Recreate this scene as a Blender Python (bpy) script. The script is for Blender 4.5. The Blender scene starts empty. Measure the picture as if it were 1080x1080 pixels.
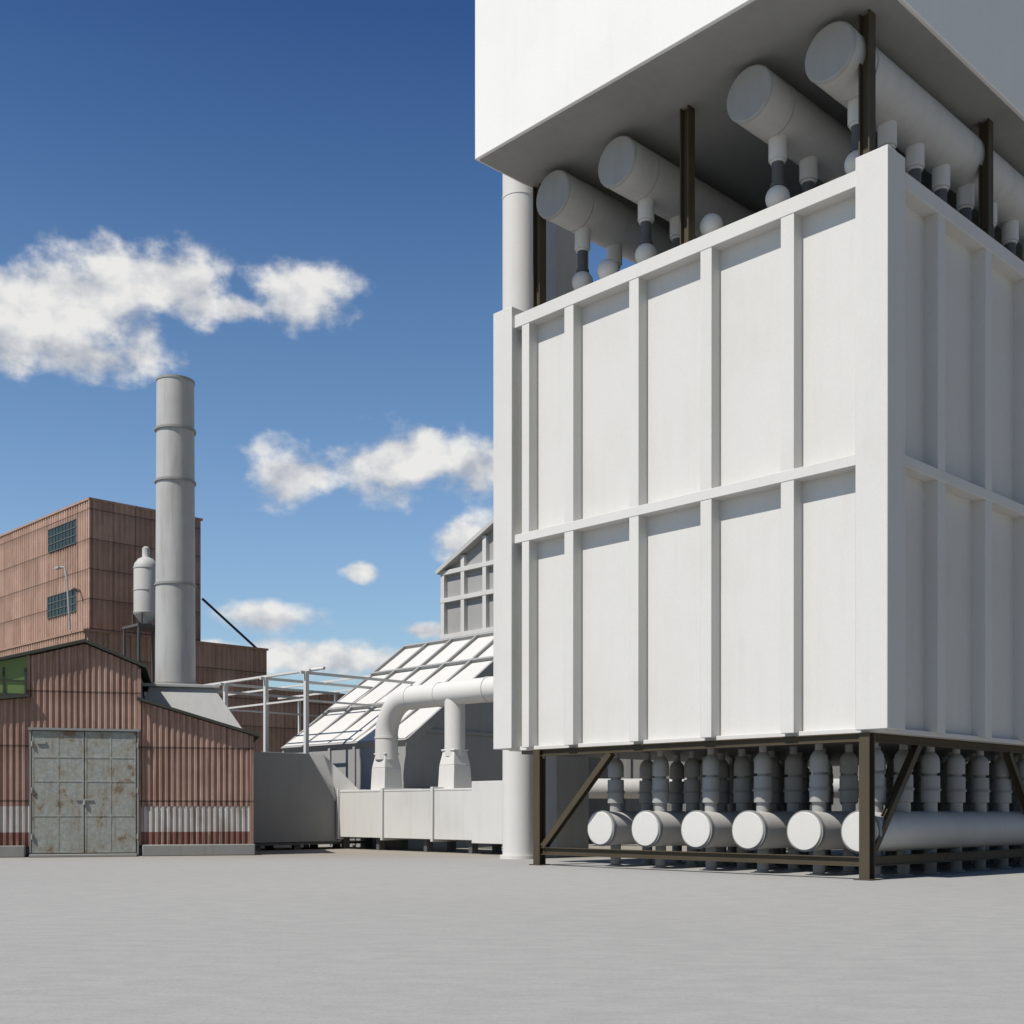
import bpy, bmesh, math, random
from mathutils import Vector, Matrix
random.seed(4)
R=math.radians
F=1261.0; HZ=855.0; H=1.6
ANG=math.atan2(.696,.718)
def W(px,Y,z=0): return Vector(((px-540)/F*Y,Y,z))
scene=bpy.context.scene
# ---------------- mesh builder
class MB:
    def __init__(s): s.v=[]; s.f=[]
    def add(s,vs,fs):
        o=len(s.v); s.v+= [tuple(v) for v in vs]; s.f+=[tuple(i+o for i in f) for f in fs]
    def box(s,x0,x1,y0,y1,z0,z1):
        s.hexa([(x0,y0,z0),(x1,y0,z0),(x1,y1,z0),(x0,y1,z0),(x0,y0,z1),(x1,y0,z1),(x1,y1,z1),(x0,y1,z1)])
    def hexa(s,p):
        s.add(p,[(0,3,2,1),(4,5,6,7),(0,1,5,4),(1,2,6,5),(2,3,7,6),(3,0,4,7)])
    def prism(s,poly,vec):
        n=len(poly); vec=Vector(vec)
        a=[Vector(p) for p in poly]; b=[p+vec for p in a]
        s.add(a+b,[tuple(range(n))[::-1],tuple(range(n,2*n))]+[(i,(i+1)%n,n+(i+1)%n,n+i) for i in range(n)])
    def beam(s,p0,p1,w,h,up=(0,0,1)):
        p0=Vector(p0);p1=Vector(p1);d=(p1-p0).normalized();up=Vector(up)
        if abs(d.dot(up))>.95: up=Vector((1,0,0))
        a=d.cross(up).normalized()*w/2; b=a.cross(d).normalized()*h/2
        s.hexa([p0-a-b,p0+a-b,p0+a+b,p0-a+b,p1-a-b,p1+a-b,p1+a+b,p1-a+b])
    def ibeam(s,p0,p1,w,h=None,up=(1,0,0)):
        h=h or w; p0=Vector(p0);p1=Vector(p1);d=(p1-p0).normalized();up=Vector(up)
        if abs(d.dot(up))>.95: up=Vector((0,0,1))
        a=d.cross(up).normalized(); b=a.cross(d).normalized()
        t=w*.13
        for sg in(-1,1):
            o=b*sg*(h/2-t/2); s.beam(p0+o,p1+o,w,t,up=b)
        s.beam(p0,p1,t*.8,h-2*t,up=b)
    def cyl(s,p0,p1,r0,r1=None,seg=40):
        r1=r0 if r1 is None else r1
        s.sweep([p0,p1],[r0,r1],seg)
    def sweep(s,pts,rs,seg=40):
        pts=[Vector(p) for p in pts]; n=len(pts); vs=[];fs=[]
        d0=(pts[1]-pts[0]).normalized()
        a=d0.orthogonal().normalized()
        for i,p in enumerate(pts):
            if i==0:d=pts[1]-pts[0]
            elif i==n-1:d=pts[-1]-pts[-2]
            else:d=(pts[i+1]-pts[i]).normalized()+(pts[i]-pts[i-1]).normalized()
            d=d.normalized() if d.length>1e-6 else d0
            a=(a-d*a.dot(d)).normalized(); b=d.cross(a)
            for k in range(seg):
                t=2*math.pi*k/seg; vs.append(p+(a*math.cos(t)+b*math.sin(t))*rs[i])
        for i in range(n-1):
            for k in range(seg):
                k2=(k+1)%seg; fs.append((i*seg+k,i*seg+k2,(i+1)*seg+k2,(i+1)*seg+k))
        fs.append(tuple(range(seg))[::-1]); fs.append(tuple(range((n-1)*seg,n*seg)))
        s.add(vs,fs)
    def lathe(s,c,prof,seg=20):
        c=Vector(c); vs=[];fs=[];n=len(prof)
        for r,z in prof:
            for k in range(seg):
                t=2*math.pi*k/seg; vs.append(c+Vector((r*math.cos(t),r*math.sin(t),z)))
        for i in range(n-1):
            for k in range(seg):
                k2=(k+1)%seg; fs.append((i*seg+k,i*seg+k2,(i+1)*seg+k2,(i+1)*seg+k))
        fs.append(tuple(range(seg))[::-1]); fs.append(tuple(range((n-1)*seg,n*seg)))
        s.add(vs,fs)
    def ball(s,c,r,seg=20):
        s.lathe(c,[(max(.01,r*math.sin(math.pi*i/12)),-r*math.cos(math.pi*i/12)) for i in range(13)],seg)
    def obj(s,name,mat,parent,bevel=0,recalc=True):
        me=bpy.data.meshes.new(name); me.from_pydata(s.v,[],s.f)
        if recalc:
            bm=bmesh.new(); bm.from_mesh(me); bmesh.ops.recalc_face_normals(bm,faces=bm.faces); bm.to_mesh(me); bm.free()
        me.shade_smooth(); me.set_sharp_from_angle(angle=R(32))
        me.materials.append(mat)
        o=bpy.data.objects.new(name,me); scene.collection.objects.link(o)
        if parent: o.parent=parent
        if bevel:
            m=o.modifiers.new('b','BEVEL'); m.width=bevel; m.segments=2; m.limit_method='ANGLE'; m.angle_limit=R(40); m.harden_normals=False
        return o
def group(name,loc,ang=ANG):
    e=bpy.data.objects.new(name,None); scene.collection.objects.link(e)
    e.location=loc; e.rotation_euler=(0,0,ang); e.empty_display_size=.5
    return e
# ---------------- materials
class NT:
    def __init__(s,nt): s.nt=nt; s.n=nt.nodes; s.l=nt.links
    def new(s,t,**k):
        x=s.n.new(t)
        for a,b in k.items(): setattr(x,a,b)
        return x
    def put(s,sock,v):
        if isinstance(v,bpy.types.NodeSocket): s.l.new(v,sock)
        else: sock.default_value=v
    def m(s,op,a,b=0.,c=0.,clamp=False):
        x=s.new('ShaderNodeMath',operation=op,use_clamp=clamp); s.put(x.inputs[0],a); s.put(x.inputs[1],b); s.put(x.inputs[2],c); return x.outputs[0]
    def ramp(s,f,a,b,smooth=True):
        x=s.new('ShaderNodeMapRange',interpolation_type='SMOOTHSTEP' if smooth else 'LINEAR'); s.put(x.inputs[0],f); s.put(x.inputs[1],a); s.put(x.inputs[2],b); return x.outputs[0]
    def mix(s,f,a,b,bt='MIX'):
        x=s.new('ShaderNodeMix',data_type='RGBA',blend_type=bt); s.put(x.inputs[0],f); s.put(x.inputs[6],a); s.put(x.inputs[7],b); return x.outputs[2]
    def noise(s,vec,scale,detail=4,rough=.55,dist=0.):
        x=s.new('ShaderNodeTexNoise'); s.l.new(vec,x.inputs['Vector']); x.inputs['Scale'].default_value=scale; x.inputs['Detail'].default_value=detail; x.inputs['Roughness'].default_value=rough; x.inputs['Distortion'].default_value=dist; return x.outputs[0]
    def mapv(s,vec,sc=(1,1,1),loc=(0,0,0),rot=(0,0,0)):
        x=s.new('ShaderNodeMapping'); s.l.new(vec,x.inputs[0]); x.inputs[1].default_value=loc; x.inputs[2].default_value=rot; x.inputs[3].default_value=sc; return x.outputs[0]
def mat(name):
    m=bpy.data.materials.new(name); m.use_nodes=True; N=NT(m.node_tree)
    b=m.node_tree.nodes['Principled BSDF']; tc=N.new('ShaderNodeTexCoord').outputs['Object']
    return m,N,b,tc
def c4(r,g,b): return (r,g,b,1)
def painted(name,col,rough=.55,grime=.12,streak=.5,spec=.25):
    m,N,b,tc=mat(name)
    big=N.noise(tc,.35,3,.6); st=N.noise(N.mapv(tc,(2.2,2.2,.18)),1.6,4,.65); fine=N.noise(tc,28,1,.6)
    f=N.m('ADD',N.m('MULTIPLY',N.ramp(st,.45,.8),streak),N.m('MULTIPLY',N.ramp(big,.42,.75),.6),clamp=True)
    d=tuple(c*(1-grime*2.2) for c in col); d=(d[0],d[1]*.985,d[2]*.95)
    c=N.mix(N.m('MULTIPLY',f,.6),c4(*col),c4(*d))
    c=N.mix(N.m('MULTIPLY',N.ramp(fine,.3,.7),.12),c,c4(*[x*.65 for x in col]))
    N.put(b.inputs['Base Color'],c); b.inputs['Roughness'].default_value=rough; b.inputs['Specular IOR Level'].default_value=spec
    return m
def corrug(name,col,col2,sheetw=1.0,sheeth=1.9,rustc=(.10,.058,.042),rust=.5):
    m,N,b,tc=mat(name)
    sep=N.new('ShaderNodeSeparateXYZ'); N.l.new(tc,sep.inputs[0]); x,y,z=sep.outputs
    ix=N.m('FLOOR',N.m('DIVIDE',x,sheetw)); iz=N.m('FLOOR',N.m('DIVIDE',z,sheeth))
    cb=N.new('ShaderNodeCombineXYZ'); N.put(cb.inputs[0],ix); N.put(cb.inputs[1],iz)
    wn=N.new('ShaderNodeTexWhiteNoise',noise_dimensions='2D'); N.l.new(cb.outputs[0],wn.inputs['Vector'])
    c=N.mix(wn.outputs[0],c4(*col),c4(*col2))
    st=N.noise(N.mapv(tc,(6,6,.35)),1.3,4,.65); bl=N.noise(tc,.9,4,.65)
    rf=N.m('MULTIPLY',N.ramp(N.m('ADD',N.m('MULTIPLY',st,.6),N.m('MULTIPLY',bl,.5)),.48,.70),rust)
    c=N.mix(rf,c,c4(*rustc))
    lt=N.ramp(N.noise(N.mapv(tc,(9,9,.8),(5,0,3)),1.,3,.6),.50,.72)
    c=N.mix(N.m('MULTIPLY',lt,.42),c,c4(.43,.34,.29))
    fz=N.m('FRACT',N.m('DIVIDE',z,sheeth)); seam=N.m('LESS_THAN',fz,.035)
    c=N.mix(N.m('MULTIPLY',seam,.7),c,c4(.05,.035,.03))
    c=N.mix(N.m('MULTIPLY',N.ramp(fz,.7,1.),.25),c,c4(.12,.08,.065))
    fx=N.m('FRACT',N.m('DIVIDE',x,sheetw)); sx=N.m('LESS_THAN',fx,.035)
    c=N.mix(N.m('MULTIPLY',sx,.5),c,c4(.05,.035,.03))
    N.put(b.inputs['Base Color'],c); b.inputs['Roughness'].default_value=.85; b.inputs['Specular IOR Level'].default_value=.15
    return m
M_white=painted('white_panel_paint',(.605,.595,.57),.65,.05,spec=.12)
M_pipe=painted('white_pipe_paint',(.50,.49,.47),.55,.16)
M_white2=painted('bright_white_paint',(.75,.74,.715),.6,.04,spec=.12)
M_gray=painted('gray_metal_paint',(.25,.25,.25),.5)
M_grayd=painted('dark_gray_metal',(.10,.10,.102),.5)
M_lgray=painted('light_gray_metal',(.48,.475,.46),.55,.12)
M_duct=painted('duct_white_paint',(.58,.575,.555),.55,.12)
M_mid=painted('panel_gray_metal',(.34,.337,.33),.55,.15)
M_stack=painted('weathered_stack_paint',(.45,.445,.43),.5,.2,streak=.9)
M_steel=painted('brown_steel',(.07,.055,.034),.6,.25)
M_green=painted('green_glazing',(.15,.22,.08),.3,.3)
M_conc=painted('concrete',(.25,.25,.24),.85,.2)
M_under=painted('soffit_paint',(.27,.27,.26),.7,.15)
M_brick=corrug('rusty_corrugated_steel',(.29,.18,.14),(.39,.255,.205),rust=.4)
M_brick2=corrug('rusty_corrugated_steel_tall',(.36,.235,.18),(.46,.31,.245),1.4,1.75,rust=.3)
M_bandw=corrug('pale_corrugated_steel',(.38,.36,.34),(.46,.44,.42),1.0,9,rust=.7,rustc=(.23,.17,.13))
M_bandr=corrug('dark_red_corrugated_steel',(.17,.08,.062),(.21,.105,.083),1.0,9)
M_roof=painted('dark_roof_edge',(.05,.055,.045),.7,.3)
M_bars=painted('window_bar_paint',(.11,.12,.115),.6,.2)
M_ring=painted('stack_ring_paint',(.30,.30,.29),.5,.2)
def door_mat():
    m,N,b,tc=mat('rusty_door_paint')
    n1=N.noise(tc,1.7,6,.75,.3); n2=N.noise(N.mapv(tc,(5,5,.6),(3,1,2)),1.2,4,.7); n3=N.noise(tc,7,4,.7)
    c=N.mix(N.ramp(n3,.35,.7),c4(.25,.265,.25),c4(.34,.35,.325))
    c=N.mix(N.m('MULTIPLY',N.ramp(n1,.46,.58),.65),c,c4(.27,.25,.20))
    c=N.mix(N.m('MULTIPLY',N.ramp(n1,.56,.64),.8),c,c4(.15,.095,.055))
    c=N.mix(N.m('MULTIPLY',N.ramp(n2,.50,.70),.6),c,c4(.19,.145,.10))
    N.put(b.inputs['Base Color'],c); b.inputs['Roughness'].default_value=.85; b.inputs['Specular IOR Level'].default_value=.2
    return m
M_door=door_mat()
def glass_mat():
    m,N,b,tc=mat('dark_window_glass'); b.inputs['Base Color'].default_value=c4(.02,.035,.03); b.inputs['Roughness'].default_value=.25; b.inputs['Specular IOR Level'].default_value=.3; return m
M_glass=glass_mat()
def ground_mat():
    m,N,b,tc=mat('concrete_ground')
    big=N.noise(tc,.09,4,.6); st=N.noise(N.mapv(tc,(1.3,3.0,1),rot=(0,0,R(12))),1.3,5,.72); fine=N.noise(tc,16,4,.75); vf=N.noise(tc,80,1,.6)
    c=N.mix(N.ramp(st,.3,.7),c4(.30,.296,.286),c4(.345,.341,.328))
    c=N.mix(N.m('MULTIPLY',N.ramp(big,.4,.7),.25),c,c4(.27,.268,.26))
    c=N.mix(N.m('MULTIPLY',N.ramp(fine,.5,.72),.45),c,c4(.21,.21,.205))
    c=N.mix(N.m('MULTIPLY',N.ramp(vf,.5,.75),.35),c,c4(.44,.435,.42))
    sep=N.new('ShaderNodeSeparateXYZ'); N.l.new(tc,sep.inputs[0])
    soil=N.m('MULTIPLY',N.ramp(N.m('MULTIPLY_ADD',N.m('SUBTRACT',st,.5),16.,sep.outputs[1]),37.,44.),.7)
    c=N.mix(soil,c,c4(.26,.23,.18))
    N.put(b.inputs['Base Color'],c); b.inputs['Roughness'].default_value=.9; b.inputs['Specular IOR Level'].default_value=.15
    bp=N.new('ShaderNodeBump'); bp.inputs['Strength'].default_value=.6; bp.inputs['Distance'].default_value=.012
    N.put(bp.inputs['Height'],fine); N.put(b.inputs['Normal'],bp.outputs[0])
    return m
M_ground=ground_mat()
# ---------------- ground
g=MB(); g.add([(-3000,-3000,0),(3000,-3000,0),(3000,3000,0),(-3000,3000,0)],[(0,1,2,3)]); g.obj('ground',M_ground,None,recalc=False)

# ================= MAIN BUILDING
P0=Vector((8.46,27,0))
B=group('industrial_filter_building',P0)
DX=16.0; DY=12.85; RD=.38
b=MB(); b.box(RD,DX,RD,12.6,3.5,16.15); b.obj('body_walls',M_white,B)
b=MB()
ribsY=[(2.43,2.80),(4.86,5.21),(7.27,7.60),(9.67,10.02)]
for a,c in ribsY: b.box(.012,RD+.06,a,c,3.47,16.2)
b.box(.012,RD+.06,11.45,11.75,3.47,16.2)
ribsX=[(2.5,2.88),(5.08,5.46),(7.6,7.98),(10.1,10.5),(12.7,13.1)]
for a,c in ribsX: b.box(a,c,.012,RD+.06,3.47,16.2)
b.obj('vertical_ribs',M_white,B,.012)
b=MB()
b.box(0,RD+.1,.5,12.3,15.98,16.36); b.box(0,RD+.08,.5,12.3,9.56,9.82)
b.box(.5,DX,0,RD+.1,15.98,16.36); b.box(.5,DX,0,RD+.08,9.56,9.82)
b.box(.2,DX,.2,12.5,3.40,3.515)
b.obj('horizontal_bands',M_white,B,.012)
b=MB(); b.box(-.05,.78,-.05,.76,3.45,16.62); b.box(-.12,.5,12.05,12.85,3.45,16.62); b.box(DX-.6,DX+.1,-.05,.7,3.45,16.6)
b.obj('corner_pilasters',M_white,B,.02)
b=MB(); b.box(-2.1,DX+1,-.2,11.5,20.0,36); b.obj('upper_block_walls',M_white2,B,.02)
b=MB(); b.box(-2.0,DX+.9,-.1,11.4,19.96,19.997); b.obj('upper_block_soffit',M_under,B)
# steel frame
b=MB()
legs=[(.2,.6),(.2,11.2),(10.1,.6),(15.5,.6),(15.5,11.2),(8.,11.2)]
for x,y in legs: b.ibeam((x,y,0),(x,y,3.4),.26)
ups=[(.2,.6),(.2,5.77),(.2,11.2),(6.4,.6),(12.6,.6),(15.4,11.2)]
for x,y in ups: b.ibeam((x,y,16.34),(x,y,19.97),.28,up=(0,1,0))
b.ibeam((.2,.73,.42),(.2,11.07,.42),.16,.22,up=(0,0,1)); b.ibeam((.33,.6,.42),(15.4,.6,.42),.16,.22,up=(0,0,1))
b.ibeam((.2,.73,3.30),(.2,11.07,3.30),.18,.2,up=(0,0,1)); b.ibeam((.33,.6,3.30),(15.4,.6,3.30),.18,.2,up=(0,0,1))
b.ibeam((.2,11.0,.55),(.2,8.4,3.2),.17,.2); b.ibeam((.35,.6,.6),(2.6,.6,3.2),.17,.2,up=(0,1,0)); b.ibeam((9.95,.6,.6),(7.7,.6,3.2),.17,.2,up=(0,1,0)); b.ibeam((10.25,.6,.6),(12.5,.6,3.2),.17,.2,up=(0,1,0))
for x,y in legs: b.box(x-.22,x+.22,y-.22,y+.22,0,.03)
b.obj('steel_frame',M_steel,B)
b=MB(); b.box(.45,DX-.3,.9,12.2,3.30,3.398); b.obj('floor_deck',M_grayd,B)
# lower pipes
b=MB(); f=MB(); f2=MB(); dsk=MB()
for y in (1.0,2.5,4.14,5.78,7.50,9.15):
    b.sweep([(.66,y,1.1),(DX-.5,y,1.1)],[.485,.485],48)
    f2.sweep([(.60,y,1.1),(.70,y,1.1)],[.51,.51],48)
    dsk.sweep([(.555,y,1.1),(.575,y,1.1),(.61,y,1.1)],[.455,.47,.47],48)
    for k in range(10):
        x=1.25+1.42*k
        f.lathe((x,y,0),[(.17,1.45),(.17,1.80),(.235,1.82),(.235,2.46),(.225,2.49)],20)
        f.lathe((x,y,0),[(.15,2.49),(.15,2.56)],20)
        f.lathe((x,y,0),[(.215,2.56),(.23,2.58),(.23,2.86),(.205,2.97),(.15,3.05),(.10,3.10),(.10,3.45)],20)
        f2.lathe((x,y,0),[(.22,0),(.22,.04),(.15,.05),(.15,.72)],16)
        f2.lathe((x,y,0),[(.265,2.10),(.265,2.16)],20)
b.obj('lower_header_pipes',M_pipe,B); f.obj('lower_riser_tubes',M_mid,B); f2.obj('riser_feet_and_flanges',M_gray,B); dsk.obj('pipe_end_discs',M_white,B)
# upper pipes
b=MB(); f=MB(); rods=MB(); cp=MB()
for y in (1.27,3.5,7.78,10.17):
    z=19.17
    b.sweep([(-.27,y,z),(.70,y,z),(.705,y,z),(.76,y,z),(.765,y,z),(DX,y,z)],[.66,.66,.61,.61,.66,.66],56)
    cp.sweep([(-.34,y,z),(-.31,y,z),(-.26,y,z)],[.62,.655,.668],56)
    for k in range(11):
        x=.95+1.42*k
        f.cyl((x,y,18.0),(x,y,18.65),.23,seg=24); f.cyl((x,y,17.93),(x,y,18.0),.19,seg=24)
        rods.cyl((x,y,17.2),(x,y,17.95),.15,seg=20)
        rods.cyl((x,y,17.32),(x,y,17.40),.19,seg=20)
        f.ball((x,y,17.05),.31); f.cyl((x,y,16.1),(x,y,16.9),.2,seg=20)
for y in (5.4,9.0):
    for k in range(8):
        x=.75+1.42*k; f.ball((x,y,16.95),.31); f.cyl((x,y,16.1),(x,y,16.75),.2,seg=20)
b.obj('upper_header_pipes',M_pipe,B); f.obj('upper_valve_bodies',M_white,B,.01); rods.obj('upper_valve_rods',M_grayd,B); cp.obj('pipe_end_caps',M_mid,B)

# column behind
C=group('vertical_duct_column',W(548,40))
b=MB(); b.sweep([(0,0,0),(0,0,30)],[.57,.57],48); b.sweep([(0,0,0),(0,0,.12)],[.66,.66],48)
for z in (5.5,11,16.5,22): b.sweep([(0,0,z),(0,0,z+.06)],[.585,.585],48)
b.obj('round_shaft',M_white,C)
C2=group('rectangular_duct_column',W(592,41.2))
b=MB(); b.box(-.35,1.3,-.1,1.05,0,30); b.box(-.45,1.4,-.2,1.15,0,.2); b.obj('shaft',M_mid,C2,.02)
# backing wall
Wl=group('concrete_wall',(2.0,62,0),0)
b=MB(); b.box(0,60,0,.4,0,5.2); 
for i in range(16): b.box(i*4-.15,i*4+.15,-.12,.1,0,5.18)
b.box(0,60,-.16,.5,5.2,5.35); b.obj('wall_panels',M_conc,Wl,.02)
Pp=group('horizontal_pipeline',(3.0,54,0),0)
b=MB(); b.sweep([(-.5,0,2.6),(30,0,2.6)],[.45,.45],32)
for i in range(9): b.beam((i*3.5,0,0),(i*3.5,0,2.3),.2,.2); b.box(i*3.5-.4,i*3.5+.4,-.4,.4,2.05,2.2)
b.obj('pipe_run',M_pipe,Pp)

# ================= DUCT
D0=Vector((-.86,43.5,0)); D=group('ventilation_duct_manifold',D0)
b=MB()
b.box(0,1.9,.75,9.34,.5,2.42)
b.obj('duct_body',M_duct,D,.02)
b=MB()
for y in (3.1,6.2,9.2): b.box(-.09,1.99,y-.07,y+.07,.41,2.51)
b.box(-.12,2.0,-1.2,.78,.40,2.68)
b.box(-.015,1.9,.78,9.14,2.36,2.44)
b.obj('flanges_and_end_block',M_duct,D,.015)
b=MB(); b.prism([(-4.13,9.3,.32),(-4.13,9.3,3.95),(-1.43,9.3,3.95),(.0,9.3,2.40),(.0,9.3,.32)],(0,2.6,0)); b.obj('end_hopper',M_gray,D,.015)
b=MB(); b.add([(-1.43,9.29,3.96),(-.5,9.6,3.96),(.55,8.5,2.46),(-.02,9.25,2.46),(-.02,9.25,2.0),(-.5,9.6,2.0)],[(0,1,2,3),(0,3,4),(1,5,2),(0,5,1),(2,3,4),(2,4,5),(0,4,5)]); b.obj('transition_plate',M_duct,D,recalc=True)
b=MB()
for y in (-.8,1.2,3.8,6.8,9.2,11.5): b.box(.2,.5,y-.1,y+.1,0,.5); b.box(1.4,1.7,y-.1,y+.1,0,.5)
for y in (9.6,11.6): b.box(-3.9,-3.6,y-.1,y+.1,0,.4); b.box(-2,-1.7,y-.1,y+.1,0,.4)
b.box(-4,1.9,9.35,11.8,.2,.30)
b.obj('support_feet',M_grayd,D)
b=MB(); px=.95; ye=7.18; zt=6.15; rr=1.5
pts=[(px,ye,3.7),(px,ye,zt-rr)]
for i in range(1,17):
    a=math.pi/2*i/16; pts.append((px,ye-rr+rr*math.cos(a),zt-rr+rr*math.sin(a)))
pts.append((px,-9,zt)); b.sweep(pts,[.47]*len(pts),40)
b.sweep([(px,2.92,3.7),(px,2.92,6.1)],[.40,.40],36)
for yy,rad in ((1.0,.50),(ye-rr-.1,.49),(3.8,.49)): b.sweep([(px,yy,zt),(px,yy-.08,zt)],[rad,rad],36)
b.sweep([(px,ye,zt-rr-.08),(px,ye,zt-rr)],[.495,.495],36)
b.obj('curved_pipe',M_white,D)
b=MB()
for yy in (ye,2.92):
    def sq(h0,z0,h1,z1):
        b.hexa([(px-h0,yy-h0,z0),(px+h0,yy-h0,z0),(px+h0,yy+h0,z0),(px-h0,yy+h0,z0),(px-h1,yy-h1,z1),(px+h1,yy-h1,z1),(px+h1,yy+h1,z1),(px-h1,yy+h1,z1)])
    sq(.47,2.42,.43,3.35); sq(.43,3.352,.33,3.9); sq(.38,3.9,.38,3.97)
b.obj('pipe_base_boots',M_white,D,.02)

# ================= SLOPED GALLERY
G=group('sloped_panel_gallery',W(428,62))
b=MB(); zt=9.96; k=(9.96-4.44)/7.4; LY=9.3
b.prism([(3,0,0),(3,0,zt-.1),(0,0,zt-.1),(-7.4,0,4.34),(-7.4,0,0)],(0,-LY,0)); b.obj('frame_body',M_mid,G)
n=Vector((-k,0,1)).normalized(); d=Vector((-1,0,-k)).normalized(); Ls=math.hypot(7.4,9.96-4.44)
b=MB(); fr=MB()
cols=5; rows=[0,2.6,Ls-3.3,Ls]
for i in range(cols):
    y0=-i*LY/cols-.10; y1=-(i+1)*LY/cols+.10
    for j in range(len(rows)-1):
        s0=rows[j]+.08; s1=rows[j+1]-.08
        o=Vector((0,0,zt-.05)); l0=.04; l1=.06 if j==0 else .22
        q0=[o+d*s0+Vector((0,y0,0)),o+d*s0+Vector((0,y1,0))]; q1=[o+d*s1+Vector((0,y0,0)),o+d*s1+Vector((0,y1,0))]
        base=[q0[0],q1[0],q1[1],q0[1]]; ls=[l0,l1,l1,l0]
        b.hexa([p+n*l for p,l in zip(base,ls)]+[p+n*(l+.06) for p,l in zip(base,ls)])
b.obj('white_panels',M_white,G,.01)
for i in range(cols+1):
    y=-i*LY/cols
    o=Vector((0,y,zt)); fr.beam(o,o+d*Ls,.15,.40,up=n)
    fr.beam((-7.4,y,0),(-7.4,y,4.5),.16,.16)
for s_ in (0,2.6,Ls-3.3,Ls): fr.beam(Vector((0,.06,zt))+d*s_,Vector((0,-LY-.06,zt))+d*s_,.14,.42,up=n)
for zz in (2.5,5.0,7.4):
    xx=-(zt-.1-zz)/k if zz>4.34 else -7.4
    fr.beam((xx,-LY-.04,zz),(3,-LY-.04,zz),.08,.14)
fr.box(-.1,3.1,-LY-.1,.1,zt-.1,zt+.12)
fr.obj('frame_ribs',M_mid,G)

# ================= PANELLED BUILDING
Bp=group('panelled_building',W(470,76))
b=MB(); AP=16.9+7.5*.44
prof=[(0,0,0),(0,0,16.8),(0,-7.5,AP-.1),(0,-13,AP-.1-5.5*.5),(0,-13,0)]
b.prism(prof,(14,0,0)); b.obj('walls',M_mid,Bp)
b=MB()
for y in (0.,-1.9,-3.9,-5.9,-7.9,-9.9):
    zt2=16.8+(-y)*.44 if y>-7.5 else AP-.1-(-y-7.5)*.5
    b.box(-.28,.05,y-.16,y+.16,0,zt2-.12)
for z in (10.2,12.6,14.9,16.65): b.box(-.30,.05,-13,.18,z-.14,z+.14)
b.obj('facade_ribs',M_duct,Bp,.01)
b=MB(); b.beam((6.8,.4,16.72),(6.8,-7.5,AP+.05),14.6,.25); b.beam((6.8,-7.5,AP+.05),(6.8,-13.4,AP-2.9),14.6,.25); b.obj('roof',M_lgray,Bp)

# ================= corrugated helper
def corr(name,mt,par,loc,ang,width,z0,ztop,pitch=.2,dep=.05):
    mb=MB(); xs=[];pat=[(0,0),(.35,0),(.5,-1),(.85,-1)]
    n_=int(width/pitch)+1
    for i in range(n_):
        for fx,dy in pat:
            x=(i+fx)*pitch
            if x>width: break
            xs.append((x,dy*dep))
    xs.append((width,0))
    vs=[];fs=[]
    for x,y in xs: vs+= [(x,y,z0),(x,y,ztop(x) if callable(ztop) else ztop)]
    for i in range(len(xs)-1): fs.append((2*i,2*i+2,2*i+3,2*i+1))
    mb.add(vs,fs); o=mb.obj(name,mt,par,recalc=False)
    for p in o.data.polygons: p.use_smooth=False
    o.location=loc; o.rotation_euler=(0,0,ang); return o
# ================= SHED
SA=R(15); S=group('corrugated_metal_shed',(-9.42,43.2,0),SA)
XL=-14.0
def ztop(x):
    x=x+XL
    if x<-7.52: return 5.5-(-7.52-x)*.12
    if x<-5.67: return 7.42-(-5.67-x)*.27
    if x<-3.87: return 7.42-(x+5.67)*.41
    return 5.46-(x+3.87)*.295
def zt_left(x): return 5.5-(-7.52-(x+XL))*.12
corr('wall_left',M_brick,S,(XL,0,0),0,-7.52-XL,1.75,zt_left)
corr('wall_gable',M_brick,S,(-7.52,0,0),0,7.52-3.87,1.75,lambda x:ztop(x-7.52-XL))
corr('wall_right',M_brick,S,(-3.87,0,0),0,3.87,1.75,lambda x:5.46-x*.295)
for nm,mt,a,c,dy in (('pale_band',M_bandw,.85,1.75,-.004),('red_band',M_bandr,.36,.85,-.002)):
    corr(nm,mt,S,(XL,dy,0),0,-XL,a,c)
corr('side_wall',M_brick,S,(0,0,0),R(90),12,.3,4.3)
b=MB(); b.box(XL,-7.6,-.35,.1,0,.40); b.box(-3.75,.12,-.35,.1,0,.40); b.box(XL,.1,.1,12,0,.3); b.obj('plinth',M_conc,S,.03)
b=MB(); b.prism([(XL+.02,.08,.3),(-.03,.08,.3),(-.03,.08,4.28),(-3.8,.08,5.38),(-3.9,.08,6.6),(-5.67,.08,7.3),(-7.5,.08,6.8),(-7.6,.08,5.4),(XL+.02,.08,4.7)],(0,11.8,0)); b.obj('inner_walls',M_grayd,S)
b=MB()
def roof(x0,z0,x1,z1,t=.10,yo=-.28,mb=b): mb.prism([(x0,yo,z0),(x1,yo,z1),(x1,yo,z1+t),(x0,yo,z0+t)],(0,12.4,0))
roof(-9.8,6.35,-5.67,7.46); roof(-5.67,7.46,-3.62,6.62); roof(-3.93,5.50,.28,4.26); roof(XL-.3,4.72,-7.45,5.52,.09)
b.obj('roof_sheets',M_roof,S)
b=MB(); b.box(-9.6,-7.56,-.10,0.0,5.62,6.42); b.prism([(-9.6,-.1,6.42),(-7.56,-.1,6.42),(-7.56,-.1,6.92)],(0,.1,0)); b.obj('clerestory_glazing',M_green,S)
b=MB()
for x in (-9.6,-8.95,-8.3,-7.6): b.box(x-.03,x+.03,-.14,-.05,5.6,6.5)
b.box(-9.6,-7.56,-.14,-.05,6.05,6.09); b.box(-9.6,-7.5,-.16,-.05,5.52,5.62); b.obj('glazing_bars',M_roof,S)
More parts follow.
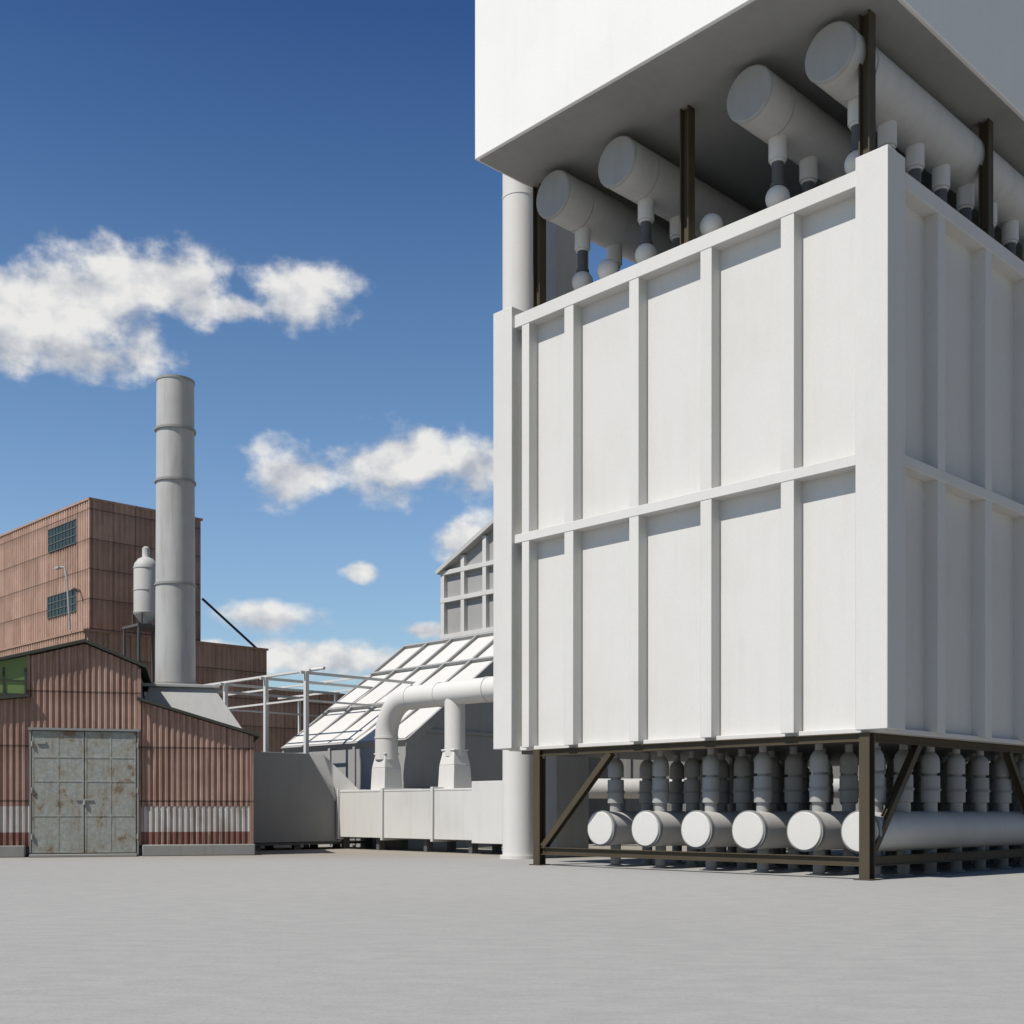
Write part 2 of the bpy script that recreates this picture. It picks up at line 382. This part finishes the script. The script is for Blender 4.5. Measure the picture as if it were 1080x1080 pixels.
b=MB(); b.box(-3.93,-3.81,-.09,.02,.4,6.6); b.box(-.06,.07,-.09,.05,.4,4.3); b.box(-7.58,-7.46,-.09,.02,5.5,6.95)
b.obj('corner_trims',M_brick,S)
dx0,dx1=-7.43,-3.92; mid=(dx0+dx1)/2
b=MB()
b.box(dx0+.05,mid-.012,-.16,-.07,.12,4.36); b.box(mid+.012,dx1-.05,-.16,-.07,.12,4.36)
b.obj('door_leaves',M_door,S,.008)
b=MB()
for a,c in ((dx0+.05,mid-.02),(mid+.02,dx1-.05)):
    for z in (.16,1.42,2.62,3.45,4.31): b.box(a,c,-.172,-.15,z-.025,z+.025)
    for x in (a+.03,(a+c)/2,c-.03): b.box(x-.022,x+.022,-.170,-.15,.15,4.33)
b.box(dx0+.2,dx0+.5,-.21,-.15,3.9,3.98)
for x in (dx0+.02,dx1-.02):
    for z in (.7,2.3,3.9): b.cyl((x+.03,-.2,z-.09),(x+.03,-.2,z+.09),.035,seg=10)
b.box(mid-.28,mid+.28,-.20,-.17,1.95,2.0); b.cyl((mid,-.20,1.8),(mid,-.20,1.95),.05,seg=12)
b.obj('door_braces',M_door,S,.004)
b=MB(); b.box(dx0-.08,dx1+.08,-.24,-.02,4.38,4.46); b.box(dx0-.04,dx0+.02,-.17,-.02,0,4.38); b.box(dx1-.02,dx1+.04,-.17,-.02,0,4.38); b.obj('door_frame',M_gray,S)
b=MB(); b.box(dx0,dx1,-.6,-.02,0,.1); b.obj('door_sill',M_conc,S,.02)

# ================= CHIMNEY
K=group('chimney_stack',W(185,46.5),SA)
b=MB(); zT=18.3
b.sweep([(0,0,6.3),(0,0,zT)],[.76,.71],56)
b.obj('shaft',M_stack,K)
b=MB()
for z in (10.35,14.35,16.35): b.sweep([(0,0,z-.045),(0,0,z+.045)],[.785,.785],56)
b.sweep([(0,0,18.22),(0,0,18.31)],[.735,.735],56)
b.sweep([(0,0,6.42),(0,0,6.52)],[.95,.95],56)
b.obj('flange_rings',M_ring,K)
b=MB(); b.sweep([(0,0,zT+.01),(0,0,zT+.03)],[.64,.64],40); b.obj('flue_opening',M_roof,K)
b=MB(); b.box(-1.45,1.65,-1.15,1.15,6.3,6.42)
b.hexa([(-1.5,-1.9,4.3),(2.75,-1.9,4.3),(2.75,1.9,4.3),(-1.5,1.9,4.3),(-.95,-1.0,6.3),(1.45,-1.0,6.3),(1.45,1.0,6.3),(-.95,1.0,6.3)])
b.obj('flared_base',M_lgray,K,.02)
# ================= TALL FACTORY
Tq=group('corrugated_factory_building',W(95,70))
b=MB(); b.box(.05,7.1,.05,24,0,19.7); b.box(-.5,11.5,-.5,24,0,11.9); b.box(11.4,18,-.4,14,0,9.4); b.obj('inner_walls',M_grayd,Tq)
corr('tower_wall_right',M_brick2,Tq,(0,0,0),0,7.2,11.9,19.8,.34,.07)
corr('tower_wall_left',M_brick2,Tq,(0,24,0),R(-90),24,11.9,19.8,.34,.07)
corr('podium_wall_right',M_brick2,Tq,(-.6,-.6,0),0,12.2,0,12.0,.34,.07)
corr('podium_wall_left',M_brick2,Tq,(-.6,24,0),R(-90),24.6,0,12.0,.34,.07)
corr('annex_wall',M_brick2,Tq,(11.6,-.5,0),0,6.5,0,9.5,.34,.07)
corr('podium_end',M_brick2,Tq,(11.6,-.6,0),R(90),24,0,12.0,.34,.07)
corr('tower_end',M_brick2,Tq,(7.2,0,0),R(90),24,11.9,19.8,.34,.07)
b=MB(); b.box(-.12,7.3,-.12,24,19.8,19.92); b.box(-.72,11.7,-.72,24,12.0,12.12); b.box(11.6,18.2,-.6,14,9.5,9.62)
b.box(-.09,.06,-.09,.06,12.1,19.8); b.obj('parapet_trim',M_brick2,Tq)
gl=MB(); fb=MB()
for (y0,y1,z0,z1) in ((1.7,5.6,17.55,18.95),(1.7,5.7,13.5,14.8)):
    gl.box(-.09,.0,y0,y1,z0,z1)
    nn=8
    for i in range(nn+1):
        y=y0+(y1-y0)*i/nn; fb.box(-.12,-.05,y-.02,y+.02,z0,z1)
    for z in (z0,z0+(z1-z0)/3,z0+(z1-z0)*2/3,z1): fb.box(-.13,-.05,y0-.04,y1+.04,z-.025,z+.025)
gl.obj('window_glass',M_glass,Tq); fb.obj('window_bars',M_bars,Tq)
b=MB(); b.sweep([(-.8,.9,12.2),(-1.0,.9,15.2),(-1.0,1.2,15.9),(-1.0,1.9,16.0)],[.06]*4,10); b.box(-1.12,-.88,1.8,2.4,15.92,16.05); b.obj('wall_lamp_arm',M_mid,Tq)
b=MB(); b.beam((7.25,-.1,14.9),(11.2,-.5,11.9),.12,.12); b.obj('brace_rod',M_roof,Tq)
# ================= TANK
TK=group('storage_tank',W(154,70.2))
b=MB(); b.lathe((0,0,0),[(.25,12.55),(.62,13.0),(.70,13.1),(.70,15.9),(.64,16.1),(.45,16.35),(.25,16.45),(.22,16.5),(.22,17.0),(.1,17.1)],32)
for z in (13.2,14.5,15.8): b.sweep([(0,0,z-.03),(0,0,z+.03)],[.73,.73],32)
b.obj('tank_shell',M_lgray,TK)
b=MB(); b.box(-1.0,1.0,-1.0,1.0,12.25,12.4)
for sx in(-.9,.9):
    for sy in (-.9,.9): b.beam((sx*.6,sy*.6,12.4),(sx*.6,sy*.6,13.1),.08,.08); b.beam((sx,sy,8),(sx,sy,12.25),.12,.12)
b.obj('platform',M_grayd,TK)
b=MB(); b.box(-1.05,1.05,-1.05,1.05,7.6,8.0); 
for sx in(-.9,.9):
    for sy in (-.9,.9): b.beam((sx,sy,0),(sx,sy,7.7),.2,.2)
b.obj('support_tower',M_steel,TK)
# ================= PIPE RACK
PR=group('steel_pipe_rack',W(323,52))
b=MB(); yy=[0,3.2,6.7,10]
for y in yy:
    b.beam((0,y,0),(0,y,7.65),.17,.17); b.beam((6.4,y,0),(6.4,y,7.6),.12,.12)
    b.beam((-.3,y,7.6),(6.6,y,7.6),.10,.12)
for x in (0,3.3,6.4): b.beam((x,-.3,7.70),(x,12,7.70),.09,.09)
for y in (0,6.7): b.beam((0,y,6.4),(6.4,y,6.4),.08,.08)
b.beam((0,0,6.45),(0,10,6.45),.08,.08)
b.obj('frame',M_white,PR)
b=MB()
for x in (.8,): b.sweep([(x,-.2,7.85),(x,12,7.85)],[.07,.07],14)
b.obj('pipes',M_white,PR)

# ================= CAMERA
cam=bpy.data.cameras.new('camera'); co=bpy.data.objects.new('camera',cam); scene.collection.objects.link(co)
co.location=(0,0,H); co.rotation_euler=(R(90),0,0); cam.sensor_width=36; cam.lens=36*F/1080; cam.shift_y=(HZ-540)/1080; cam.clip_end=8000; cam.clip_start=.1
scene.camera=co
# ================= SUN
EL=R(54); S2=Vector((-.78,-.625,0)).normalized(); Sd=Vector((S2.x*math.cos(EL),S2.y*math.cos(EL),math.sin(EL)))
sl=bpy.data.lights.new('sun','SUN'); sl.energy=5.0; sl.angle=R(.5); sl.color=(1,.955,.885)
so=bpy.data.objects.new('sun',sl); scene.collection.objects.link(so); so.rotation_euler=Sd.to_track_quat('Z','Y').to_euler(); so.location=(-40,-30,60)
# ================= WORLD
w=bpy.data.worlds.new('World'); scene.world=w; w.use_nodes=True; N=NT(w.node_tree)
w.cycles.sampling_method='MANUAL'; w.cycles.sample_map_resolution=256
bg=w.node_tree.nodes['Background']
sky=N.new('ShaderNodeTexSky',sky_type='NISHITA'); sky.sun_disc=False; sky.sun_elevation=EL; sky.sun_rotation=math.atan2(S2.x,S2.y)%(2*math.pi); sky.air_density=1.0; sky.dust_density=.3; sky.ozone_density=2.5
tc=N.new('ShaderNodeTexCoord').outputs['Generated']; sp=N.new('ShaderNodeSeparateXYZ'); N.l.new(tc,sp.inputs[0]); X,Y,Z=sp.outputs
az=N.m('ARCTAN2',X,Y); el=N.m('ARCSINE',Z)
cb=N.new('ShaderNodeCombineXYZ'); N.put(cb.inputs[0],az); N.put(cb.inputs[1],N.m('MULTIPLY',el,1.3)); P=cb.outputs[0]
blobs=[
(20,338,80,46),(100,312,74,52),(172,296,66,36),(70,368,92,28),
(312,312,56,30),(255,325,34,14),
(303,500,44,28),(425,490,66,34),(500,485,48,28),
(382,604,20,10),(288,650,60,15),(345,694,85,18),(420,700,60,12),(495,568,36,22),(457,664,26,8),(215,682,40,8),
(-220,330,110,50)]
acc=None; bot=None
for (px_,py_,rx,ry) in blobs:
    a0=math.atan((px_-540)/F); dd=math.hypot(F,px_-540); e0=math.atan((HZ-py_)/dd)
    ra=rx/F*math.cos(a0)**2*1.2; re=ry/dd*math.cos(e0)*1.25
    da=N.m('MULTIPLY_ADD',az,1/ra,-a0/ra); de=N.m('MULTIPLY_ADD',el,1/re,-e0/re)
    v=N.m('MULTIPLY_ADD',da,da,N.m('MULTIPLY',de,de))
    wv=N.m('MULTIPLY',de,N.m('SUBTRACT',1.6,N.m('MINIMUM',v,1.6)))
    bot=wv if bot is None else N.m('ADD',bot,wv)
    acc=v if acc is None else N.m('SMOOTH_MIN',acc,v,.25)
acc=N.m('SUBTRACT',1.,N.m('SQRT',N.m('MINIMUM',N.m('MAXIMUM',acc,0.),4.)))
n1=N.noise(P,21,7,.55)
n1b=N.noise(N.mapv(P,loc=(.008,-.016,0)),21,4,.52)
den=N.m('MULTIPLY_ADD',N.m('SUBTRACT',n1,.5),2.1,acc)
alpha=N.m('MULTIPLY',N.ramp(den,-.06,.58),.97)
shade=N.m('MULTIPLY_ADD',N.m('SUBTRACT',n1,n1b),3.2,.66)
shade=N.m('MULTIPLY_ADD',bot,.26,shade,clamp=True)
ccol=N.mix(shade,c4(4.4,4.7,5.3),c4(8.4,8.3,8.1))
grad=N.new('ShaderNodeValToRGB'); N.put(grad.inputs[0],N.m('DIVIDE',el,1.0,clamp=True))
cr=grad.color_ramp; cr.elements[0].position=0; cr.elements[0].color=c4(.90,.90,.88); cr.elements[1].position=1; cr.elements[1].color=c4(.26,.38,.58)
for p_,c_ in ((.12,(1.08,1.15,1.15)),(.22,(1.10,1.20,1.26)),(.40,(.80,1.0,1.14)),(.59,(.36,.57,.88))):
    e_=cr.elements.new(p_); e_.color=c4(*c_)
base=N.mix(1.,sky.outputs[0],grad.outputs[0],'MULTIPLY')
# added darkening of the unseen south-east sky, dims ambient on the shaded right face
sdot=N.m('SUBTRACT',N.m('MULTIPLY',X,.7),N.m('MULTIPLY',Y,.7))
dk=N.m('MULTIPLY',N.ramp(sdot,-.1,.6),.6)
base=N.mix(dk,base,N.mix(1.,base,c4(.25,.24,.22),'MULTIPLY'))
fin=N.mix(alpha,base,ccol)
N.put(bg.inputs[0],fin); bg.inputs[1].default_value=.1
scene.view_settings.view_transform='Standard'; scene.view_settings.look='None'; scene.view_settings.exposure=0
